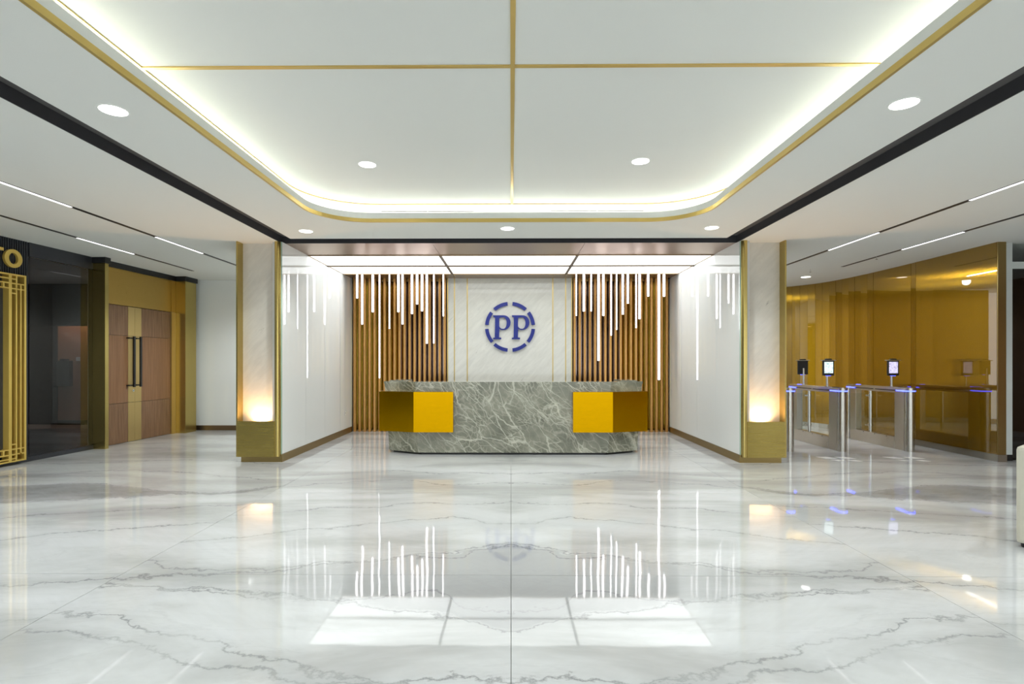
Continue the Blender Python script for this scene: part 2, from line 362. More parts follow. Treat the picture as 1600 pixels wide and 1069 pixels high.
def shape(name, loops, t, m, parent=None, plane='xz', off=(0,0,0)):
    """flat outline(s) with holes, given thickness t, standing in the xz plane (front towards -y)"""
    cu = bpy.data.curves.new('tmp', 'CURVE'); cu.dimensions = '2D'; cu.fill_mode = 'BOTH'; cu.extrude = t/2
    for lp in loops:
        s = cu.splines.new('POLY'); s.points.add(len(lp)-1); s.use_cyclic_u = True
        for i, (x, y) in enumerate(lp): s.points[i].co = (x, y, 0, 1)
    to = bpy.data.objects.new('tmp', cu)
    me = bpy.data.meshes.new_from_object(to)
    bpy.data.objects.remove(to); bpy.data.curves.remove(cu)
    me.name = name
    if plane == 'xz': me.transform(Matrix.Translation(off) @ Matrix.Rotation(PI/2, 4, 'X'))
    elif plane == 'yz': me.transform(Matrix.Translation(off) @ Matrix.Rotation(PI/2, 4, 'Z') @ Matrix.Rotation(PI/2, 4, 'X'))
    else: me.transform(Matrix.Translation(off))
    me.materials.clear()
    return obj(name, me, m, parent)
def rrect(x0, x1, y0, y1, r, seg=14):
    pts = []
    for cx, cy, a0 in ((x1-r, y1-r, 0), (x0+r, y1-r, PI/2), (x0+r, y0+r, PI), (x1-r, y0+r, 1.5*PI)):
        for i in range(seg+1):
            a = a0 + PI/2*i/seg; pts.append((cx+r*math.cos(a), cy+r*math.sin(a)))
    return pts
def sweep(bm, ring_fn, prof, closed=True):
    rings = [[bm.verts.new((x, y, z)) for x, y in ring_fn(o)] for o, z in prof]
    n = len(rings[0]); k = len(rings)
    for i in range(k if closed else k-1):
        A = rings[i]; B = rings[(i+1) % k]
        for j in range(n):
            bm.faces.new((A[j], A[(j+1) % n], B[(j+1) % n], B[j]))

# ================================================================== STRUCTURE
# ---- floor: bedding slab with marble tiles as parts
fl = struct(bx('floor', (-13.2, 10.6, -6.2, 14.0, -0.08, -0.006), 'grout'))
tile_meshes = {}
TW, TL = 2.61, 2.29
ys = [3.65 + TL*k for k in range(-4, 5)]
xs = [TW*k for k in range(-5, 5)]
for i in range(len(xs)-1):
    for j in range(len(ys)-1):
        x0, x1, y0, y1 = xs[i], xs[i+1], ys[j], ys[j+1]
        x0 = max(x0, -13.1); x1 = min(x1, 10.4); y0 = max(y0, -5.5); y1 = min(y1, 13.9)
        key = (round(x1-x0, 3), round(y1-y0, 3))
        if key not in tile_meshes:
            bm = bmesh.new(); hx, hy = key[0]/2-0.0018, key[1]/2-0.0018
            box(bm, -hx, hx, -hy, hy, -0.006, 0.0)
            bmesh.ops.recalc_face_normals(bm, faces=bm.faces[:])
            me = bpy.data.meshes.new('tile'); bm.to_mesh(me); bm.free(); me.materials.append(MT['floor']); tile_meshes[key] = me
        o = bpy.data.objects.new('tile', tile_meshes[key]); COL.objects.link(o); o.parent = fl
        o.location = ((x0+x1)/2, (y0+y1)/2, 0)

# ---- ceiling: side fields, centre soffit with rounded opening, upper tray
XL, XR = -3.32, 3.25              # outer edges of the dark channel
xl, xr = -3.075, 2.985            # inner edges
CB0, CB1 = 7.60, 7.905            # channel at the back
RX0, RX1, RY0, RY1 = -2.31, 2.255, -3.6, 6.66
ce = struct(bx('ceiling', (-13.2, XL, -6.2, 14.0, HC, HC+0.4), 'paint'))
bx('ceiling_field', (XR, 10.6, -6.2, 14.0, HC, HC+0.4), 'paint', ce)
bx('ceiling_field', (XL, XR, CB1, 14.0, HC+0.03, HC+0.4), 'paint', ce)
R = 0.62
ring = lambda o: rrect(RX0-o, RX1+o, RY0-o, RY1+o, R+o)
outer = [(xl, -6.2), (xr, -6.2), (xr, CB0), (xl, CB0)]
shape('soffit', [outer, ring(0.012)], 0.03, 'paint', ce, plane='xy', off=(0, 0, HC+0.015))
bm = bmesh.new(); sweep(bm, ring, [(0.0, 3.176), (0.0, 3.246), (0.022, 3.246), (0.022, 3.176)]); obj('cove_fascia', bm, 'paint', ce)
bm = bmesh.new(); sweep(bm, ring, [(0.022, 3.176), (0.022, 3.19), (0.70, 3.19), (0.70, 3.176)]); obj('cove_shelf', bm, 'paint', ce)
bm = bmesh.new(); sweep(bm, ring, [(0.70, 3.176), (0.70, 3.46), (0.72, 3.46), (0.72, 3.176)]); obj('cove_wall', bm, 'paint', ce)
shape('upper_ceiling', [ring(0.71)], 0.05, 'paint', ce, plane='xy', off=(0, 0, 3.445))
# gold edge of the opening
bm = bmesh.new(); sweep(bm, ring, [(-0.006, 3.130), (-0.006, 3.174), (0.016, 3.174), (0.016, 3.130)])
struct(obj('trim_1', bm, 'gold'))
# thin gold line on the upper ceiling
ring2 = lambda o: rrect(-2.495-o, 2.495+o, RY0-0.2-o, 6.885+o, 0.82+o)
bm = bmesh.new(); sweep(bm, ring2, [(0, 3.412), (0, 3.425), (0.022, 3.425), (0.022, 3.412)]); struct(obj('trim_2', bm, 'goldline'))
struct(bx('trim_3', (-2.495, 2.495, 3.672, 3.702, 3.411, 3.425), 'goldline'))
struct(bx('trim_4', (-0.004, 0.026, -3.6, 3.672, 3.411, 3.425), 'goldline'))
struct(bx('trim_5', (-0.004, 0.026, 3.702, 6.885, 3.411, 3.425), 'goldline'))
# dark recessed channel (U shaped, three runs)
def channel(name, x0, x1, y0, y1, lips):
    t = sempty(name)
    bx('channel_bed', (x0, x1, y0, y1, HC+0.10, HC+0.13), 'bed', t)
    for d in lips: bx('channel_lip', d, 'dark', t)
channel('trim_6', XL, xl, -6.2, CB1, [(XL, XL+0.008, -6.2, CB1, HC-0.001, HC+0.10), (xl-0.008, xl, -6.2, CB0, HC-0.001, HC+0.10)])
channel('trim_7', xr, XR, -6.2, CB1, [(XR-0.008, XR, -6.2, CB1, HC-0.001, HC+0.10), (xr, xr+0.008, -6.2, CB0, HC-0.001, HC+0.10)])
channel('trim_8', xl, xr, CB0, CB1, [(XL+0.008, XR-0.008, CB1-0.01, CB1, HC-0.001, HC+0.10), (xl, xr, CB0, CB0+0.008, HC-0.001, HC+0.10)])

# cove LED strip lies on the shelf, hidden behind the fascia
cl = thing('cove_light', (0, 0, 0), 0, 'continuous hidden light strip glowing in the cove around the raised ceiling', 'cove light')
bm = bmesh.new(); sweep(bm, ring, [(0.40, 3.192), (0.40, 3.205), (0.43, 3.205), (0.43, 3.192)]); obj('led_strip', bm, 'cove', cl)

# ---- niche ceiling: bronze soffit, frames
NX0, NX1 = -3.273, 3.243
D1, D2 = -1.141, 1.066            # divider centres
Y0, Y1, Y2, Y3 = 8.80, 9.73, 10.62, 11.28
so = sempty('trim_9')
for a, b in ((XL, D1), (D1, D2), (D2, XR)):
    bx('bronze_panel', (a+0.003, b-0.003, CB1+0.002, Y0-0.022, HC, HC+0.028), 'soffit', so)
    bx('bronze_panel', (a+0.003, b-0.003, Y2+0.022, 11.6, HC, HC+0.028), 'soffit', so)
for a, b in ((Y0-0.022, Y0), (Y2, Y2+0.022)): bx('frame_bar', (XL, XR, a, b, HC-0.012, HC+0.028), 'frame', so)
bx('frame_bar', (NX0, NX1, Y1-0.018, Y1+0.018, HC-0.022, HC+0.028), 'divider', so)
for d in (D1, D2):
    bx('frame_bar', (d-0.022, d+0.022, Y0, Y1-0.012, HC-0.016, HC+0.028), 'divider', so)
    bx('frame_bar', (d-0.022, d+0.022, Y1+0.012, Y2, HC-0.016, HC+0.028), 'divider', so)
bx('frame_bar', (NX0-0.02, NX0+0.012, Y0, Y2, HC-0.006, HC+0.028), 'frame', so)
bx('frame_bar', (NX1-0.012, NX1+0.02, Y0, Y2, HC-0.006, HC+0.028), 'frame', so)
cname = ['left', 'middle', 'right']
for r, (ya, yb, rn) in enumerate(((Y0, Y1-0.018, 'front'), (Y1+0.018, Y2, 'rear'))):
    for c, (xa, xb) in enumerate(((NX0+0.012, D1-0.022), (D1+0.022, D2-0.022), (D2+0.022, NX1-0.012))):
        o = bx('ceiling_light', (xa, xb, ya, yb, HC+0.002, HC+0.02), 'panel')
        tag(o, 'flat glowing white ceiling panel above the desk, %s one of the %s row' % (cname[c], rn), 'light panel', 'glowing ceiling panels in the niche')

# ---- niche side walls of white glass
def glass_wall(name, x, side):
    t = sempty(name)
    xo = x + side*0.14
    bx('wall_core', (min(x+side*0.012, xo), max(x+side*0.012, xo), 7.80, 11.5, 0, HC), 'white', t)
    e = [7.80, 8.70, 9.575, 10.45, 11.28]
    for a, b in zip(e[:-1], e[1:]):
        bx('glass_panel', (min(x, x+side*0.012), max(x, x+side*0.012), a+0.0015, b-0.0015, 0.11, HC), 'whiteglass', t)
    bx('glass_edge', (min(x, x+side*0.02), max(x, x+side*0.02), 7.79, 7.80, 0.11, HC), 'glassedge', t)
    return t
glass_wall('wall_niche_left', NX0, -1); glass_wall('wall_niche_right', NX1, 1)
struct(bx('baseboard_niche_left', (NX0-0.012, NX0+0.012, 7.77, 11.2, 0, 0.108), 'brassbase'))
struct(bx('baseboard_niche_right', (NX1-0.012, NX1+0.012, 7.77, 11.2, 0, 0.108), 'brassbase'))
so2 = thing('wall_socket', (NX0, 10.75, 0.42), 0, 'small white socket plate low on the left white glass wall', 'socket')
bx('socket_plate', (0, 0.008, -0.04, 0.04, -0.04, 0.04), 'sticker', so2, 0.003)
for d in (-0.015, 0.015): bx('socket_hole', (0.007, 0.0095, d-0.004, d+0.004, -0.006, 0.006), 'black', so2)

# ---- back wall
bw = sempty('wall_back')
bx('wall_core', (-6.8, 3.6, 11.46, 11.62, 0, HC), 'white', bw)
ex = [-1.301, -1.162, -0.898, 0.855, 1.118, 1.243]
for a, b in zip(ex[:-1], ex[1:]):
    bx('marble_panel', (a+0.009, b-0.009, 11.22, 11.26, 0, HC), 'backmarble', bw)
for x in ex:
    bx('gold_strip', (x-0.009, x+0.009, 11.215, 11.26, 0, HC), 'gold', bw)
bx('wall_backing', (-1.32, 1.26, 11.26, 11.46, 0, HC), 'white', bw)
bx('mirror_panel', (-3.26, -2.26, 11.40, 11.43, 0, HC), 'goldmirror', bw)
bx('mirror_panel', (-2.255, -1.315, 11.40, 11.43, 0, HC), 'darkmirror', bw)
bx('mirror_panel', (1.26, 2.25, 11.40, 11.43, 0, HC), 'darkmirror', bw)
bx('mirror_panel', (2.255, 3.23, 11.40, 11.43, 0, HC), 'goldmirror', bw)
for a, b in ((-6.75, -5.62), (-5.615, -4.48), (-4.475, -3.42)):
    bx('glass_panel', (a, b, 11.43, 11.46, 0.10, HC), 'whiteglass', bw)
struct(bx('baseboard_back', (-6.75, -3.42, 11.40, 11.458, 0, 0.10), 'skirt'))

# ---- slat screens
def slat_screen(label, xa, xb, n):
    t = thing('slat_screen', (0, 0, 0), 0, label, 'slat screen', 'vertical slat screens behind the desk')
    bm = bmesh.new(); box(bm, -0.024, 0.024, 11.19, 11.30, 0, HC, 0.004)
    bmesh.ops.recalc_face_normals(bm, faces=bm.faces[:])
    me = bpy.data.meshes.new('slat'); bm.to_mesh(me); bm.free(); me.materials.append(MT['copper'])
    for i in range(n):
        o = bpy.data.objects.new('slat', me); COL.objects.link(o); o.parent = t; o.location = (xa+(xb-xa)*i/(n-1), 0, 0)
    bx('top_rail', (xa-0.03, xb+0.03, 11.31, 11.34, HC-0.05, HC), 'brassbase', t)
    bx('spacer_rail', (xa-0.03, xb+0.03, 11.30, 11.33, 0.0, 0.03), 'brassbase', t)
slat_screen('screen of vertical copper slats left of the marble back wall', -3.21, -1.36, 19)
slat_screen('screen of vertical copper slats right of the marble back wall', 1.30, 3.18, 19)

# ---- hanging LED tubes
TL_ = [(-3.005,2.674,0),(-2.907,2.162,0),(-2.699,2.401,0),(-2.567,1.112,1),(-2.374,2.076,1),(-2.198,2.401,0),(-2.118,2.163,0),(-1.933,2.367,0),(-1.833,2.554,0),(-1.736,2.421,0),(-1.643,1.788,0),(-1.505,1.788,1),(-1.32,2.321,1)]
TR_ = [(1.268,2.326,1),(1.416,2.412,0),(1.559,2.412,1),(1.702,1.452,0),(1.794,2.326,0),(1.946,1.942,1),(2.051,2.055,1),(2.171,2.353,0),(2.269,2.565,0),(2.430,2.088,1),(2.497,2.262,0),(2.663,2.703,0),(2.871,1.078,0),(2.97,2.698,0)]
ordn = ['first', 'second', 'third', 'fourth', 'fifth', 'sixth', 'seventh', 'eighth', 'ninth', 'tenth', 'eleventh', 'twelfth', 'thirteenth', 'fourteenth']
def led_tubes(lst, side, from_wall):
    order = sorted(lst, key=lambda a: -abs(a[0]))
    longest = min(l[1] for l in lst)
    for x, zb, thin in lst:
        k = order.index((x, zb, thin))
        ln = HC - zb
        size = 'very long' if zb < 1.3 else 'long' if zb < 2.0 else 'medium-length' if zb < 2.35 else 'short'
        t = thing('hanging_light_tube', (x, 10.66, HC), 0, '%s glowing tube before the %s slats, %s from the white glass wall' % (size, side, ordn[k]), 'light tube', 'LED tubes hanging before the slats')
        rr = 0.015 if thin else 0.025
        bm = bmesh.new()
        prof = [(-rr, 0.03), (-rr, -0.006), (-rr*0.72, -0.006), (-rr*0.72, 0.004), (rr*0.72, 0.004), (rr*0.72, -0.006), (rr, -0.006), (rr, 0.03)]
        prism(bm, prof, -ln, 0); obj('tube_housing', bm, 'tubebody', t)
        bm = bmesh.new()
        seg = [(rr*0.70*math.cos(a), -0.004-rr*0.45*math.sin(a)) for a in [PI*i/8 for i in range(9)]]
        prism(bm, [(rr*0.70, 0.003)]+seg+[(-rr*0.70, 0.003)], -ln+0.004, -0.004); obj('tube_lens', bm, 'tube', t)
        bm = bmesh.new(); cyl(bm, 0, 0.010, -0.012, 0, rr*1.35, seg=16); obj('ceiling_cap', bm, 'tubebody', t)
led_tubes(TL_, 'left', True); led_tubes(TR_, 'right', True)

# ---- ring logo: eight arcs and two serif letters standing off the marble
lg = thing('logo_sign', (-0.021, 11.215, 2.147), 0, 'round blue logo of eight arcs around the letters PP on the marble back wall', 'logo')
Ro, Ri = 0.512, 0.440
edges = [(5, 38), (48, 84), (96, 132), (142, 175), (185, 220), (228, 264), (276, 312), (320, 355)]
for a0, a1 in edges:
    pts = [(Ro*math.cos(math.radians(a0+(a1-a0)*i/10)), Ro*math.sin(math.radians(a0+(a1-a0)*i/10))) for i in range(11)]
    pts += [(Ri*math.cos(math.radians(a1-(a1-a0)*i/10)), Ri*math.sin(math.radians(a1-(a1-a0)*i/10))) for i in range(11)]
    shape('arc', [pts], 0.03, 'blue', lg, off=(0, -0.030, 0))
def letterP(ox):
    s = 0.0131/7.6375
    def c(px, py): return ((px-590+ox)*s, -(py-543)*s)
    out = [(388,405),(500,405)] + [(515+82*math.sin(a), 492-87*math.cos(a)) for a in [PI*i/14 for i in range(0, 15)]] + [(500,580),(480,576),(463,566),(459,668),(485,671),(485,690),(388,690),(388,674),(409,668),(412,430),(388,420)]
    hole = [(461,440),(472,432),(505,430)] + [(512+38*math.sin(a), 498-68*math.cos(a)) for a in [PI*i/12 for i in range(0, 13)]] + [(490,565),(470,552),(461,535)]
    shape('letter', [[c(*q) for q in out], [c(*q) for q in hole]], 0.035, 'blue', lg, off=(0, -0.032, 0))
letterP(0); letterP(224)
for x, z in [(0.476*math.cos(math.radians((a+b)/2)), 0.476*math.sin(math.radians((a+b)/2))) for a, b in edges]+[(-0.272, -0.15), (-0.272, 0.15), (0.115, -0.15), (0.115, 0.15)]:
    bm = bmesh.new(); tube(bm, (x, 0, z), (x, -0.016, z), 0.008, 8); obj('standoff_pin', bm, 'chrome', lg)

# ---- reception desk
dk = thing('reception_desk', (0.03, 8.40, 0), 0, 'long grey-green veined marble reception desk with brass wrapped corners', 'reception desk')
def deskpoly(w, fw, y0, y1, yb): return [(-w, y1), (-fw, y0), (fw, y0), (w, y1), (w, yb), (-w, yb)]
bm = bmesh.new(); prism(bm, deskpoly(1.90, 1.42, 0.05, 0.30, 1.05), 0.0, 0.035); obj('recessed_plinth', bm, 'black', dk)
bm = bmesh.new(); prism(bm, deskpoly(1.955, 1.46, 0.0, 0.25, 0.33), 0.035, 1.085, deskpoly(2.035, 1.50, 0.0, 0.25, 0.33)); obj('marble_front', bm, 'desk', dk)
bm = bmesh.new(); prism(bm, deskpoly(2.045, 1.505, -0.002, 0.25, 0.36), 1.085, 1.122); obj('countertop', bm, 'desk', dk)
for s in (-1, 1):
    a, b = sorted((s*1.72, s*1.985)); bx('transaction_shelf', (a, b, 0.36, 0.95, 1.06, 1.135), 'desk', dk)
    a, b = sorted((s*1.93, s*1.985)); bx('side_panel', (a, b, 0.33, 1.05, 0.035, 1.06), 'desk', dk)
bx('work_top', (-1.93, 1.93, 0.36, 1.0, 0.72, 0.75), 'frame', dk)
for s in (-1, 1):
    # brass wrap: flat front face, folded back along the chamfer
    bm = bmesh.new()
    p0 = (s*0.91, -0.10); p1 = (s*1.512, -0.10); p2 = (s*2.085, 0.10); p3 = (s*2.085, 0.30); p4 = (s*1.50, 0.045); p5 = (s*0.91, -0.0)
    poly = [p0, p1, p2, p3, p4, p5]
    if s < 0: poly = poly[::-1]
    prism(bm, poly, 0.358, 0.972); o = obj('brass_wrap', bm, 'amber', dk)
    tag(o, None, None)
# ---- pillars
def pillar(s, label, glow):
    cx = -0.015
    X = lambda v: cx + s*v
    def bb(name, a, b, y0, y1, z0, z1, m, par, bev=0.0):
        x0, x1 = sorted((X(a), X(b))); return bx(name, (x0, x1, y0, y1, z0, z1), m, par, bev)
    t = thing('pillar', (0, 0, 0), 0, label, 'pillar', 'marble pillars flanking the niche')
    bb('pillar_core', 3.42, 3.86, 7.93, 8.55, 0.0, HC, 'white', t)
    bb('marble_face', 3.36, 3.875, 7.905, 7.93, 0.30, HC, 'pillar', t)
    bb('brass_fin', 3.875, 3.895, 7.745, 8.56, 0.078, HC, 'brass', t)          # outer fin
    bb('brass_side', 3.862, 3.8745, 7.93, 8.55, 0.0, HC, 'brass', t)
    # inner corner post, rounded
    bm = bmesh.new()
    prof = [(3.345, 7.93), (3.345, 7.745)] + [(3.318-0.045*math.sin(a)+0.0, 7.79-0.045*math.cos(a)) for a in [PI/2*i/8 for i in range(9)]] + [(3.273, 7.86), (3.273, 7.93)]
    prism(bm, [(X(a), b) for a, b in prof], 0.078, HC); obj('corner_post', bm, 'brass', t, True)
    # planter-like box in front of the marble foot
    bb('base_box', 3.345, 3.872, 7.735, 7.75, 0.078, 0.585, 'brassbox', t)
    bb('box_floor', 3.347, 3.873, 7.752, 7.90, 0.36, 0.38, 'brassbox', t)
    bb('plinth', 3.268, 3.835, 7.77, 8.50, 0.0, 0.076, 'brassbase', t)
    u = thing('uplight', (X(3.60), 7.83, 0.38), 0, 'round warm uplight hidden in the brass box of the %s pillar' % ('left' if s < 0 else 'right'), 'uplight', 'uplights in the pillar boxes')
    bm = bmesh.new(); cyl(bm, 0, 0, 0, 0.10, 0.045, seg=20); obj('lamp_body', bm, 'black', u)
    bm = bmesh.new(); cyl(bm, 0, 0, 0.10, 0.108, 0.038, seg=20); obj('lamp_lens', bm, 'uplens', u)
    ld = bpy.data.lights.new('uplight_beam', 'SPOT'); ld.energy = K_UP*6; ld.color = (1.0, 0.58, 0.27); ld.spot_size = 2.4; ld.spot_blend = 0.9; ld.shadow_soft_size = 0.02
    lo = bpy.data.objects.new('uplight_beam', ld); COL.objects.link(lo); lo.parent = u; lo.location = (0, 0.02, 0.125); lo.rotation_euler = (PI, 0, 0)
    return t
pillar(-1, 'beige marble pillar with brass edges left of the niche, beside the white back corridor wall', 1)
pillar(1, 'beige marble pillar with brass edges right of the niche, beside the turnstiles', 1)

# ================================================================== LEFT SIDE (wall turned a few degrees)
ANG = -math.atan2(0.058, 0.998)
def left_root(o): o.location = (-6.93, 7.38, 0); o.rotation_euler = (0, 0, ANG); return o
# local frame: +y along the wall away from the camera, +x into the lobby
wl = left_root(sempty('wall_left'))
bx('dark_panelling', (-0.30, -0.05, -13.5, -2.6, 0, HC), 'flute', wl)
bx('plaster_wall', (-0.115, -0.098, 1.54, 1.62, 0, HC), 'white', wl)
bx('wall_cap', (-0.60, -0.10, 3.50, 4.12, 0, HC), 'white', wl)
# fluted black panel (backing + flutes)
bx('panel_backing', (-0.06, -0.03, -2.6, 0.413, 0, HC), 'flute', wl)
bm = bmesh.new()
y = -2.6+0.02
while y < 0.40:
    prism(bm, [(-0.03, y-0.012), (-0.014, y-0.007), (-0.014, y+0.007), (-0.03, y+0.012)], 0.05, HC); y += 0.034
o = obj('flutes', bm, 'flute', wl); o['kind'] = 'stuff'
# tinted glass panel and its rails
bx('black_fascia', (-0.05, -0.012, 0.416, 1.53, 2.945, HC), 'flute', wl)
bx('glass_panel', (-0.030, -0.018, 0.418, 1.528, 0.075, 2.935), 'darkglass', wl)
bx('bottom_rail', (-0.05, -0.005, -2.6, 1.53, 0.0, 0.07), 'flute', wl)
# room seen dimly through the tinted glass
rm = sempty('wall_annex')
bx('side_wall', (-11.6, -11.5, 7.0, 12.6, 0, HC), 'darkroom', rm)
bx('rear_wall', (-11.5, -7.1, 12.45, 12.6, 0, HC), 'darkroom', rm)
bx('near_wall', (-11.5, -7.25, 7.0, 7.1, 0, HC), 'darkroom', rm)
bx('brown_wall', (-10.35, -8.8, 12.40, 12.45, 0.0, HC), 'orange', rm)
bx('bulkhead', (-11.5, -7.3, 11.9, 11.98, 2.22, HC), 'darkroom', rm)
bx('skirting', (-10.35, -8.8, 12.38, 12.40, 0, 0.10), 'black', rm)
t = thing('wall_monitor', (-10.14, 12.40, 1.17), 0, 'black box on the brown wall seen through the tinted glass', 'monitor')
bx('monitor_case', (-0.14, 0.14, -0.12, 0, -0.29, 0.29), 'black', t, 0.01); bx('monitor_face', (-0.12, 0.12, -0.125, -0.12, -0.26, 0.26), 'flute', t); bx('monitor_bracket', (-0.05, 0.05, -0.14, 0, 0.29, 0.33), 'black', t)
t = thing('light_switch', (-9.88, 12.40, 1.50), 0, 'small switch on the brown wall seen through the tinted glass', 'switch')
bx('switch_plate', (-0.045, 0.045, -0.01, 0, -0.045, 0.045), 'white', t, 0.002); bx('switch_rocker', (-0.015, 0.015, -0.016, -0.01, -0.03, 0.03), 'white', t)
ld = bpy.data.lights.new('annex_lamp', 'SPOT'); ld.energy = 110; ld.color = (1, 0.66, 0.42); ld.spot_size = 2.2; ld.spot_blend = 0.8; ld.shadow_soft_size = 0.05
t = thing('annex_downlight', (-9.7, 12.12, HC), 0, 'warm ceiling downlight in the room behind the tinted glass', 'downlight')
bm = bmesh.new(); cyl(bm, 0, 0, -0.006, 0.0, 0.05, seg=20); obj('lens', bm, 'uplens', t)
lo = bpy.data.objects.new('annex_lamp', ld); COL.objects.link(lo); lo.parent = t; lo.location = (0, 0, -0.03); lo.rotation_euler = (0.1, 0, 0)

# brass pilasters and crown
for i, (a, b) in enumerate(((1.53, 1.605), (3.55, 3.89))):
    t = left_root(sempty('trim_%d' % (10+i)))
    bx('pilaster_body', (-0.095, 0.195, a, b, 0, 3.05), 'brass', t, 0.003)
    bx('pilaster_crown', (-0.095, 0.215, a-0.02, b+0.02, 3.05, HC), 'black', t)
t = left_root(sempty('trim_12'))
bx('crown_rail', (-0.095, 0.012, 1.63, 3.525, 3.05, HC), 'black', t)
# transom + return above the door
t = left_root(sempty('trim_13'))
bx('transom_panel', (-0.095, -0.02, 1.606, 3.425, 2.425, 3.05), 'transom', t)
bx('transom_panel', (-0.095, -0.012, 3.428, 3.548, 2.425, 3.05), 'transom', t)
bx('jamb_post', (-0.095, -0.005, 3.428, 3.548, 0, 2.42), 'doorbrass', t)
# double door
d = left_root(sempty('door_1'))
def leaf(ya, yb, sgn):
    z = [0.006, 0.702, 0.708, 1.893, 1.899, 2.415]
    b0, b1 = (yb-0.158, yb) if sgn > 0 else (ya, ya+0.158)
    w0, w1 = (ya, yb-0.160) if sgn > 0 else (ya+0.160, yb)
    for k, m in ((0, 'wood'), (2, 'woodplain'), (4, 'wood')):
        bx('wood_panel', (-0.085, -0.035, w0, w1, z[k], z[k+1]), m, d)
        bx('brass_strip', (-0.085, -0.033, b0, b1, z[k], z[k+1]), 'doorbrass', d)
    if True:
        for k in (0, 4):    # narrow vertical boards: fine grooves
            n = 7
            for q in range(1, n):
                yy = w0+(w1-w0)*q/n
    # handle
    hy = (yb-0.135) if sgn > 0 else (ya+0.085)
    hy = 2.365 if sgn > 0 else 2.525
    h = bx('pull_handle', (0.03, 0.06, hy-0.02, hy+0.02, 0.98, 1.885), 'black', d, 0.004)
    for zz in (1.0, 1.845):
        bx('handle_bracket', (-0.034, 0.031, hy-0.09 if sgn > 0 else hy-0.07, hy+0.012, zz, zz+0.022), 'black', h)
leaf(1.612, 2.477, 1); leaf(2.481, 3.422, -1)
bm = bmesh.new(); tube(bm, (-0.033, 2.424, 0.915), (-0.015, 2.424, 0.915), 0.022, 20); lk = obj('lock', bm, 'chrome', d)
bm = bmesh.new(); tube(bm, (-0.015, 2.424, 0.915), (-0.012, 2.424, 0.915), 0.009, 12); obj('keyhole', bm, 'black', lk)
bx('door_backing', (-0.095, -0.087, 1.607, 3.425, 0, 2.42), 'black', d)

# lattice frame
lf = left_root(thing('lattice_frame', (0, 0, 0), 0, 'gold geometric lattice frame on the black fluted wall below the gold letters', 'lattice frame'))
lf.location = (-6.93, 7.38, 0)
F0, F1 = 0.0, 0.085
def bar(y0, y1, z0, z1, x0=0.055, x1=F1): bx('lattice_bar', (x0, x1, y0, y1, z0, z1), 'goldpaint', lf)
YR = 0.272; YM = -1.0                      # right edge, mirror axis of the frame (out of view)
ytop, ybot = 2.64, 0.05
h = 0.0085
def mir(y0, y1): return (2*YM-y1, 2*YM-y0)
# outer verticals, deep
for y0, y1 in ((YR-0.03, YR), mir(YR-0.03, YR)): bx('lattice_bar', (-0.014, F1, y0, y1, ybot, ytop), 'goldpaint', lf)
bx('lattice_bar', (-0.014, F1, 2*YM-YR+0.03, YR-0.03, ytop-0.025, ytop), 'goldpaint', lf)
bx('lattice_bar', (-0.014, F1, 2*YM-YR+0.03, YR-0.03, ybot, ybot+0.02), 'goldpaint', lf)
V = [(0.018, 0.062), (0.118, 0.140), (0.182, 0.204)]
for k, (a, b) in enumerate(V):
    z0, z1 = (ybot+0.02, ytop-0.025) if k < 2 else (0.165, 2.515)
    xx = -0.014 if k == 0 else 0.02
    bar(a, b, z0, z1, xx); m0, m1 = mir(a, b); bar(m0, m1, z0, z1, xx)
gaps = lambda z: z
for z in (2.508, 2.436, 0.225, 0.152):
    segs = [(0.062, 0.118), (0.140, 0.182), (0.204, YR-0.03)]
    for a, b in segs:
        bar(a, b, z-h, z+h, 0.055); m0, m1 = mir(a, b); bar(m0, m1, z-h, z+h, 0.055)
    bar(2*YM-0.018, 0.018, z-h, z+h, 0.03)
for z in (2.570, 0.095):
    bar(0.062, 0.118, z-h, z+h); bar(2*YM-0.118, 2*YM-0.062, z-h, z+h); bar(2*YM-0.018, 0.018, z-h, z+h)
for z in (2.372, 0.292):
    bar(0.062, 0.118, z-h, z+h); bar(2*YM-0.118, 2*YM-0.062, z-h, z+h)
for za, zb in ((2.4445, 2.4995), (0.1605, 0.2165)):
    bar(-0.065, -0.040, za, zb); bar(2*YM+0.040, 2*YM+0.065, za, zb)
bx('dark_infill', (-0.014, 0.0, 2*YM-0.018, 0.018, 0.235, 2.427), 'darkroom', lf)
# gold letters TO
sg = left_root(thing('wall_sign', (0, 0, 0), 0, 'gold raised letters TO on the black fluted wall', 'sign'))
shape('letter', [[(-0.235, 2.945), (-0.235, 2.985), (0.008, 2.985), (0.008, 2.945), (-0.083, 2.945), (-0.083, 2.755), (-0.143, 2.755), (-0.143, 2.945)]], 0.035, 'goldpaint', sg, plane='yz', off=(0.005, 0, 0))
oc = (0.148, 2.862)
shape('letter', [[(oc[0]+0.128*math.cos(a), oc[1]+0.128*math.sin(a)) for a in [2*PI*i/40 for i in range(40)]], [(oc[0]+0.066*math.cos(a), oc[1]+0.078*math.sin(a)) for a in [2*PI*i/32 for i in range(32)]]], 0.035, 'goldpaint', sg, plane='yz', off=(0.005, 0, 0))

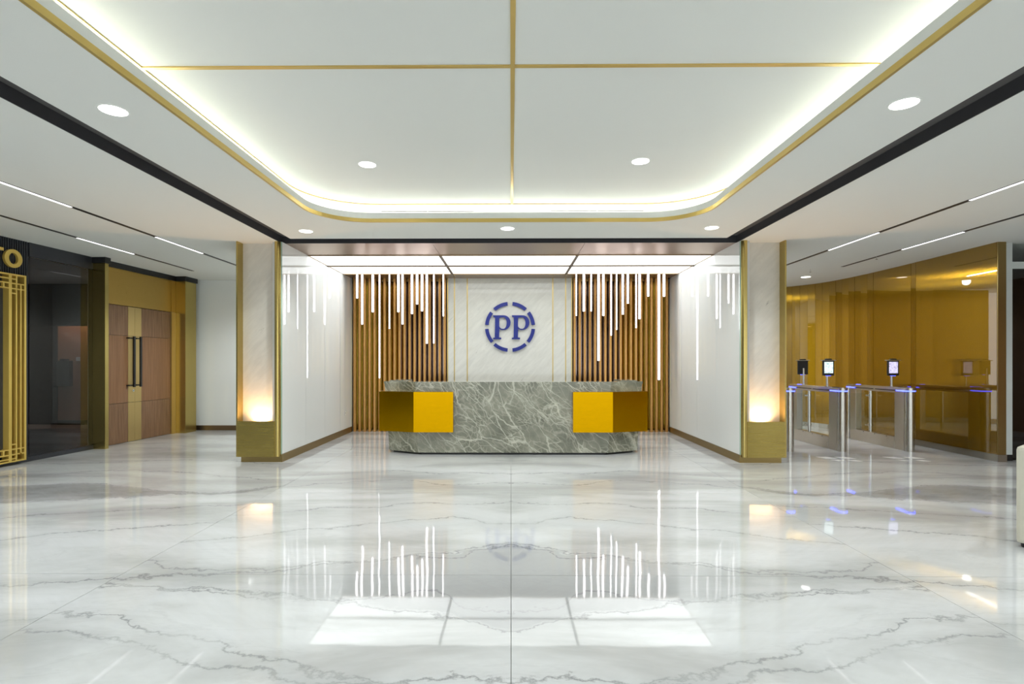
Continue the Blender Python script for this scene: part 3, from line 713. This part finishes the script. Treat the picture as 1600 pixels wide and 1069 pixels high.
# ================================================================== RIGHT SIDE
wr = sempty('wall_right')
ctrl = [(6.955, 7.90), (6.965, 9.6), (6.945, 10.5), (6.86, 11.35), (6.70, 11.95), (6.42, 12.40), (6.0, 12.74), (5.4, 12.98), (4.6, 13.12), (3.5, 13.2), (2.6, 13.22)]
def catmull(P, n=16):
    out = []
    for i in range(len(P)-1):
        p0 = P[max(i-1, 0)]; p1 = P[i]; p2 = P[i+1]; p3 = P[min(i+2, len(P)-1)]
        for k in range(n):
            t = k/n
            out.append(tuple(0.5*((2*p1[j])+(-p0[j]+p2[j])*t+(2*p0[j]-5*p1[j]+4*p2[j]-p3[j])*t*t+(-p0[j]+3*p1[j]-3*p2[j]+p3[j])*t**3) for j in (0, 1)))
    return out+[P[-1]]
pts = catmull(ctrl)
al = [0]
for a, b in zip(pts[:-1], pts[1:]): al.append(al[-1]+math.dist(a, b))
def at(s):
    for i in range(len(al)-1):
        if s <= al[i+1]:
            t = (s-al[i])/(al[i+1]-al[i]); return (pts[i][0]+(pts[i+1][0]-pts[i][0])*t, pts[i][1]+(pts[i+1][1]-pts[i][1])*t)
    return pts[-1]
cuts = [0, 1.21, 1.58, 1.70, 1.90, 2.65]
while cuts[-1] < al[-1]-0.2: cuts.append(cuts[-1]+(0.17 if cuts[-1] < 6.2 else 0.5))
for k, (s0, s1) in enumerate(zip(cuts[:-1], cuts[1:])):
    a = Vector(at(s0)); b = Vector(at(s1)); dd = (b-a).normalized(); nn = Vector((dd.y, -dd.x))   # away from lobby
    wob = 0.004*math.sin(k*2.3); a2 = a+dd*0.0015+nn*wob; b2 = b-dd*0.0015-nn*wob
    bm = bmesh.new(); prism(bm, [tuple(a2), tuple(b2), tuple(b2+nn*0.02), tuple(a2+nn*0.02)], 0.10, HC); obj('gold_panel', bm, 'goldwall', wr)
bm = bmesh.new()
q = [at(al[-1]*i/40) for i in range(41)]
back = [(x+0.10 if y < 12.2 else x+0.08, y+(0.08 if y > 11.5 else 0)) for x, y in q]
inn = [(x+0.03 if y < 12.2 else x+0.025, y+(0.03 if y > 11.5 else 0)) for x, y in q]
prism(bm, inn+back[::-1], 0, HC); obj('wall_core', bm, 'darkroom', wr)
bx('end_return', (6.957, 7.075, 7.885, 7.899, 0.10, HC), 'brassbase', wr)
bm = bmesh.new()
prism(bm, [(x-0.006 if y < 12.2 else x-0.004, y-(0.006 if y > 11.5 else 0)) for x, y in q]+inn[::-1], 0, 0.098); o = obj('baseboard_right', bm, 'steelbase'); struct(o)
struct(bx('baseboard_end', (6.949, 7.08, 7.878, 7.899, 0, 0.098), 'steelbase'))
# glazed door beside the gold wall end
d2 = sempty('door_2')
bx('frame_post', (7.105, 7.23, 7.96, 8.04, 0.09, HC), 'frost', d2)
bx('post_foot', (7.105, 7.23, 7.955, 8.045, 0, 0.09), 'black', d2)
bx('frame_post', (8.45, 8.57, 7.96, 8.04, 0.0, HC), 'frost', d2)
bx('frame_rail', (7.23, 8.45, 7.97, 8.03, 2.775, 2.875), 'frost', d2)
bx('glass_pane', (7.235, 8.445, 7.995, 8.005, 2.88, HC-0.005), 'clear', d2)
bx('glass_pane', (7.235, 8.445, 7.995, 8.005, 0.01, 2.77), 'doorglass', d2)
bm = bmesh.new(); tube(bm, (8.3, 7.93, 0.8), (8.3, 7.93, 1.9), 0.015); 
for zz in (0.9, 1.8): tube(bm, (8.3, 7.93, zz), (8.3, 8.0, zz), 0.01)
obj('pull_handle', bm, 'chrome', d2)
ra = sempty('wall_lounge')
bx('lounge_wall', (8.57, 10.6, 7.95, 8.05, 0, HC), 'white', ra)
bx('lounge_wall', (7.1, 10.6, 12.0, 12.15, 0, HC), 'orange', ra)
bx('lounge_wall', (10.45, 10.6, 8.05, 12.0, 0, HC), 'darkroom', ra)
bx('door_leaf', (7.6, 9.0, 11.94, 12.0, 0, 2.35), 'woodplain', ra)
# outer lobby walls beyond the frame, glazed entrance at the back of the camera
ro = sempty('wall_outer')
bx('wood_panelling', (10.4, 10.6, -6.2, 7.95, 0, HC), 'woodplain', ro)
wn = sempty('window_1')
for x in [-6.0+1.5*k for k in range(12)]: bx('mullion', (x-0.03, x+0.03, -6.15, -6.05, 0.0, HC), 'dark', wn)
for a in range(11): bx('pane', (-5.97+1.5*a, -4.53+1.5*a, -6.105, -6.095, 0.0, HC-0.02), 'clear', wn)
bx('wall_behind', (-8.5, -6.03, -6.2, -6.0, 0, HC), 'white', ro)

# ================================================================== LIGHT FITTINGS
def downlight(x, y, z, label, power=None, r=0.085, spot=2.3):
    t = thing('downlight', (x, y, z), 0, label, 'downlight', 'round recessed ceiling downlights')
    bm = bmesh.new()
    for k in range(32):
        a0, a1 = 2*PI*k/32, 2*PI*(k+1)/32
        v = [bm.verts.new((rr*math.cos(a), rr*math.sin(a), zz)) for rr, zz in ((r+0.012, -0.0005), (r+0.008, -0.004), (r, -0.003)) for a in (a0, a1)]
        bm.faces.new((v[0], v[1], v[3], v[2])); bm.faces.new((v[2], v[3], v[5], v[4]))
    obj('rim', bm, 'paint', t)
    bm = bmesh.new(); cyl(bm, 0, 0, -0.0045, -0.001, r-0.002, seg=32); obj('lens', bm, 'down', t)
    ld = bpy.data.lights.new('beam', 'SPOT'); ld.energy = power or K_DOWN; ld.color = (0.97, 1.0, 0.985); ld.spot_size = spot; ld.spot_blend = 0.6; ld.shadow_soft_size = 0.07
    lo = bpy.data.objects.new('beam', ld); COL.objects.link(lo); lo.parent = t; lo.location = (0, 0, -0.03)
downlight(-2.72, 3.717, HC, 'round downlight nearest the camera on the left soffit')
downlight(2.618, 3.67, HC, 'round downlight nearest the camera on the right soffit')
downlight(-2.694, 7.16, HC, 'round downlight at the far left corner of the soffit')
downlight(-0.046, 7.043, HC, 'round downlight centred on the far soffit above the desk')
downlight(2.567, 7.029, HC, 'round downlight at the far right corner of the soffit')
downlight(-1.452, 5.514, 3.42, 'round downlight left of the gold line in the raised ceiling')
downlight(1.286, 5.448, 3.42, 'round downlight right of the gold line in the raised ceiling')
downlight(5.942, 11.09, HC, 'bright downlight over the turnstiles before the curved gold wall', 70)
for (x, y, z, nm) in ((-2.7, 0.25, HC, 'left soffit above the camera'), (2.6, 0.25, HC, 'right soffit above the camera'), (-1.45, 0.9, 3.42, 'raised ceiling, above and left of the camera'), (1.28, 0.9, 3.42, 'raised ceiling, above and right of the camera')):
    downlight(x, y, z, 'round downlight in the ' + nm)
for k, (x, y, nm) in enumerate(((-5.4, 4.6, 'left aisle, nearest the doors'), (-5.4, 2.0, 'left aisle, second from the doors'), (-5.4, -1.0, 'left aisle, by the entrance'), (5.4, 4.6, 'right aisle, nearest the turnstiles'), (5.4, 2.0, 'right aisle, second from the turnstiles'), (5.4, -1.0, 'right aisle, by the entrance'), (8.6, 4.6, 'right lounge, over the armchairs'), (8.6, 1.0, 'right lounge, by the entrance'), (4.42, 9.70, 'added unseen over the lane behind the right pillar'), (4.42, 11.6, 'added unseen behind the right niche wall'), (-4.42, 9.75, 'added unseen behind the left pillar'))):  # those behind pillars and niche wall are unseen, added to brighten the sides
    downlight(x, y, HC, 'round ceiling downlight in the ' + nm if 'aisle' in nm or 'lounge' in nm else 'round ceiling downlight ' + nm, (70 if x > 4.3 and y > 9 else 185 if x < 0 else 110) if y > 4 else 90, spot=3.12 if x > 4.3 and y > 9 else 2.7)
def track(x, y0, y1, lit, label):
    t = thing('track_light', (x, 0, HC), 0, label, 'track light', 'black linear ceiling tracks')
    bx('track_channel', (-0.027, 0.027, y0, y1, -0.004, 0.0), 'black', t)
    for a, b in lit:
        bx('led_bar', (-0.016, 0.016, a, b, -0.009, -0.004), 'trackboost' if (a > 9.5 and x > 0) else 'track', t)
pitch = 2.58
def lits(a, n, y0): return [(a-pitch*k, a+1.13-pitch*k) for k in range(n) if a-pitch*k > y0]
track(-4.87, -5.0, 11.2, lits(10.04, 6, -5), 'black ceiling track with lit bars, left side, nearer the soffit')
track(-5.99, -5.0, 10.244, lits(7.50, 5, -5), 'black ceiling track with lit bars, left side, nearer the door wall')
track(4.87, -5.0, 11.2, lits(9.88, 6, -5), 'black ceiling track with lit bars, right side, nearer the soffit')
track(5.965, -5.0, 9.91, lits(7.27, 5, -5), 'black ceiling track with lit bars, right side, nearer the gold wall')
for sx, nm in ((-1.10, 'left'), (1.13, 'right')):
    t = thing('air_diffuser', (sx, 7.2, 3.42), 0, 'narrow slot air diffuser in the cove above the %s side of the desk' % nm, 'air diffuser', 'slot diffusers in the cove')
    bx('diffuser_frame', (-0.63, 0.63, -0.030, 0.030, -0.008, 0), 'white', t)
    bx('diffuser_slot', (-0.61, -0.004, -0.016, 0.016, -0.010, -0.008), 'dark', t); bx('diffuser_slot', (0.004, 0.61, -0.016, 0.016, -0.010, -0.008), 'dark', t)
for x, y, nm in ((5.55, 10.2, 'nearer the right pillar'), (5.94, 8.95, 'nearer the gold wall end')):
    t = thing('sprinkler', (x, y, HC), 0, 'tiny ceiling sprinkler head on the right, %s' % nm, 'sprinkler', 'sprinkler heads')
    bm = bmesh.new(); cyl(bm, 0, 0, -0.045, 0, 0.006, seg=8); obj('sprinkler_pipe', bm, 'chrome', t)
    bm = bmesh.new(); cyl(bm, 0, 0, -0.05, -0.045, 0.018, seg=10); obj('sprinkler_plate', bm, 'chrome', t)

# ================================================================== TURNSTILES
def turnstile():
    t = thing('turnstile', (0, 0, 0), 0, '', 'turnstile', 'speed gates beside the gold wall')
    # origin at the front post; body runs back (+y)
    Ln = 1.50
    def post(name, y):
        bm = bmesh.new(); cyl(bm, 0, y, 0, 0.955, 0.066, seg=32); obj(name, bm, 'steel', t, True)
    post('end_post', 0.0); post('end_post', Ln)
    bx('post_cabinet', (-0.052, 0.052, 0.05, 0.27, 0, 0.955), 'steelx', t, 0.003)
    bx('post_cabinet', (-0.052, 0.052, Ln-0.22, Ln-0.05, 0, 0.955), 'steelx', t, 0.003)
    bx('base_plinth', (-0.058, 0.058, 0.27, Ln-0.22, 0, 0.20), 'steelx', t, 0.003)
    for y in (0.45, 0.75, 1.05):
        bm = bmesh.new(); tube(bm, (-0.062, y, 0.185), (-0.058, y, 0.185), 0.008, 10); obj('bolt', bm, 'black', t)
    bx('side_glass', (0.027, 0.035, 0.27, Ln-0.22, 0.20, 0.935), 'clear', t)
    bx('top_rail', (-0.055, 0.055, 0.27, Ln-0.22, 0.925, 0.955), 'steelx', t)
    bx('dark_gap', (-0.060, 0.060, 0.22, 0.74, 0.957, 0.969), 'black', t); bx('dark_gap', (-0.060, 0.060, 0.80, Ln-0.2, 0.957, 0.969), 'black', t)
    bx('deck_core', (-0.05, 0.05, 0.05, Ln-0.05, 0.955, 0.972), 'steelx', t)
    # top deck with rounded ends
    bm = bmesh.new(); pl = []
    for i in range(17): a = PI + PI*i/16; pl.append((0.076*math.cos(a), 0.076*math.sin(a)))
    for i in range(17): a = PI*i/16; pl.append((0.076*math.cos(a), Ln+0.076*math.sin(a)))
    prism(bm, pl, 0.972, 1.005); obj('top_deck', bm, 'steelx', t, True)
    bm = bmesh.new(); sc = [(x*0.8, y if 0 < y < Ln else (y*0.8 if y <= 0 else Ln+(y-Ln)*0.8)) for x, y in pl]
    prism(bm, sc, 1.005, 1.014); obj('deck_cap', bm, 'steelx', t, True)
    # blue LED collars round both ends
    for sgn, y0 in ((-1, 0), (1, Ln)):
        o_, i_ = [], []
        for i in range(17):
            a = (PI if sgn < 0 else 0) + PI*i/16; o_.append((0.079*math.cos(a), y0+0.079*math.sin(a)))
        e = 0.20 if sgn < 0 else -0.20
        poly = [(o_[0][0], y0+e)]+o_+[(o_[-1][0], y0+e)]
        bm = bmesh.new(); prism(bm, poly, 0.955, 0.9715); obj('blue_light_ring', bm, 'blueled', t)
    bx('card_reader', (-0.03, 0.03, 0.10, 0.22, 1.014, 1.022), 'black', t, 0.003)
    bx('status_light', (-0.02, 0.02, Ln-0.25, Ln-0.17, 1.014, 1.024), 'bluedot', t)
    # pivot with clamps and swinging glass wing
    bm = bmesh.new(); cyl(bm, -0.02, 0.92, 0.20, 0.925, 0.026, seg=20); pv = obj('pivot_tube', bm, 'chrome', t, True)
    for z in (0.32, 0.84):
        bm = bmesh.new(); cyl(bm, -0.02, 0.92, z-0.02, z+0.02, 0.034, seg=20); tube(bm, (-0.05, 0.92, z), (-0.11, 0.92, z), 0.014); obj('clamp', bm, 'chrome', pv, True)
    bm = bmesh.new(); box(bm, -0.42, -0.075, 0.914, 0.926, 0.24, 0.88, 0.003); obj('gate_wing', bm, 'clear', t)
    return t
t0 = turnstile()
for i, (x, lab) in enumerate(((4.455, 'steel turnstile half hidden by the right pillar, with no screen in view'), (5.29, 'middle steel turnstile carrying two screens back to back, between its neighbours'), (6.365, 'steel turnstile nearest the curved gold wall, with one violet screen'))):
    t = t0 if i == 0 else copy_tree(t0)
    t.location = (x, 8.80, 0); t['label'] = lab
def scanner(x, y, rz, scr, label):
    t = thing('face_scanner', (x, y, 1.016), rz, label, 'screen terminal', 'screen terminals on the turnstiles')
    bm = bmesh.new(); cyl(bm, 0, 0, 0, 0.30, 0.018, seg=20); cyl(bm, 0, 0, 0, 0.012, 0.035, seg=20); obj('pole', bm, 'steel', t, True)
    bx('tablet_case', (-0.093, 0.093, -0.045, -0.018, 0.185, 0.435), 'black', t, 0.006)
    bx('screen', (-0.072, 0.072, -0.0475, -0.045, 0.225, 0.415), scr, t)
    bx('silver_hood', (-0.112, 0.112, -0.065, 0.0, 0.435, 0.447), 'steelx', t, 0.003)
    bx('camera_bar', (-0.05, 0.05, -0.055, -0.01, 0.447, 0.468), 'black', t, 0.005)
    bx('reader_light', (-0.04, 0.04, -0.040, -0.022, 0.178, 0.185), 'bluedot', t)
scanner(5.285, 9.20, 0, 'scr1', 'screen terminal with a pale map-like picture on the middle turnstile')
scanner(5.33, 10.02, PI, 'scr1', 'dark-backed screen terminal turned away, at the far end of the middle turnstile')
scanner(6.355, 9.20, 0, 'scr2', 'screen terminal with a violet picture on the turnstile nearest the gold wall')
# floor stickers
st = [(4.70, 8.20, 1), (4.74, 7.97, 0), (4.97, 8.19, 1), (4.97, 7.95, 0), (5.70, 8.21, 1), (5.69, 7.98, 0), (5.99, 8.20, 1), (5.95, 7.96, 0)]
sl = ['outer large', 'outer small', 'inner large', 'inner small']
for i, (x, y, big) in enumerate(st):
    w_, h_ = (0.085, 0.075) if big else (0.055, 0.045)
    bm = bmesh.new(); k = -0.035 if big else -0.03
    prism(bm, [(x-w_-k, y-h_), (x+w_-k, y-h_), (x+w_+k, y+h_), (x-w_+k, y+h_)], 0.0002, 0.0012)
    tag(obj('floor_sticker', bm, 'sticker'), '%s white floor sticker, %s of a pair before the %s turnstile lane' % ('large' if big else 'small', 'left' if i % 4 < 2 else 'right', 'left' if i < 4 else 'right'), 'floor sticker', 'white stickers on the floor before the turnstiles')

# armchair at the right edge
ac = thing('armchair', (3.875, 4.24, 0), -0.92, 'cream leather armchair cut off by the right edge, on black feet', 'armchair')
bx('side_arm', (0, 0.13, 0.0, 0.78, 0.035, 0.775), 'leather', ac, 0.028)
bx('side_arm', (0.72, 0.85, 0.0, 0.78, 0.035, 0.775), 'leather', ac, 0.028)
bx('backrest', (0.132, 0.718, 0.62, 0.78, 0.05, 0.775), 'leather', ac, 0.03)
bx('seat_base', (0.132, 0.718, 0.02, 0.615, 0.05, 0.26), 'leather', ac, 0.02)
bx('seat_cushion', (0.134, 0.716, 0.03, 0.612, 0.262, 0.43), 'leather', ac, 0.04)
for x in (0.05, 0.80):
    for y in (0.07, 0.71):
        bm = bmesh.new(); cyl(bm, x, y, 0, 0.036, 0.03, 0.036, 16); obj('foot', bm, 'black', ac)
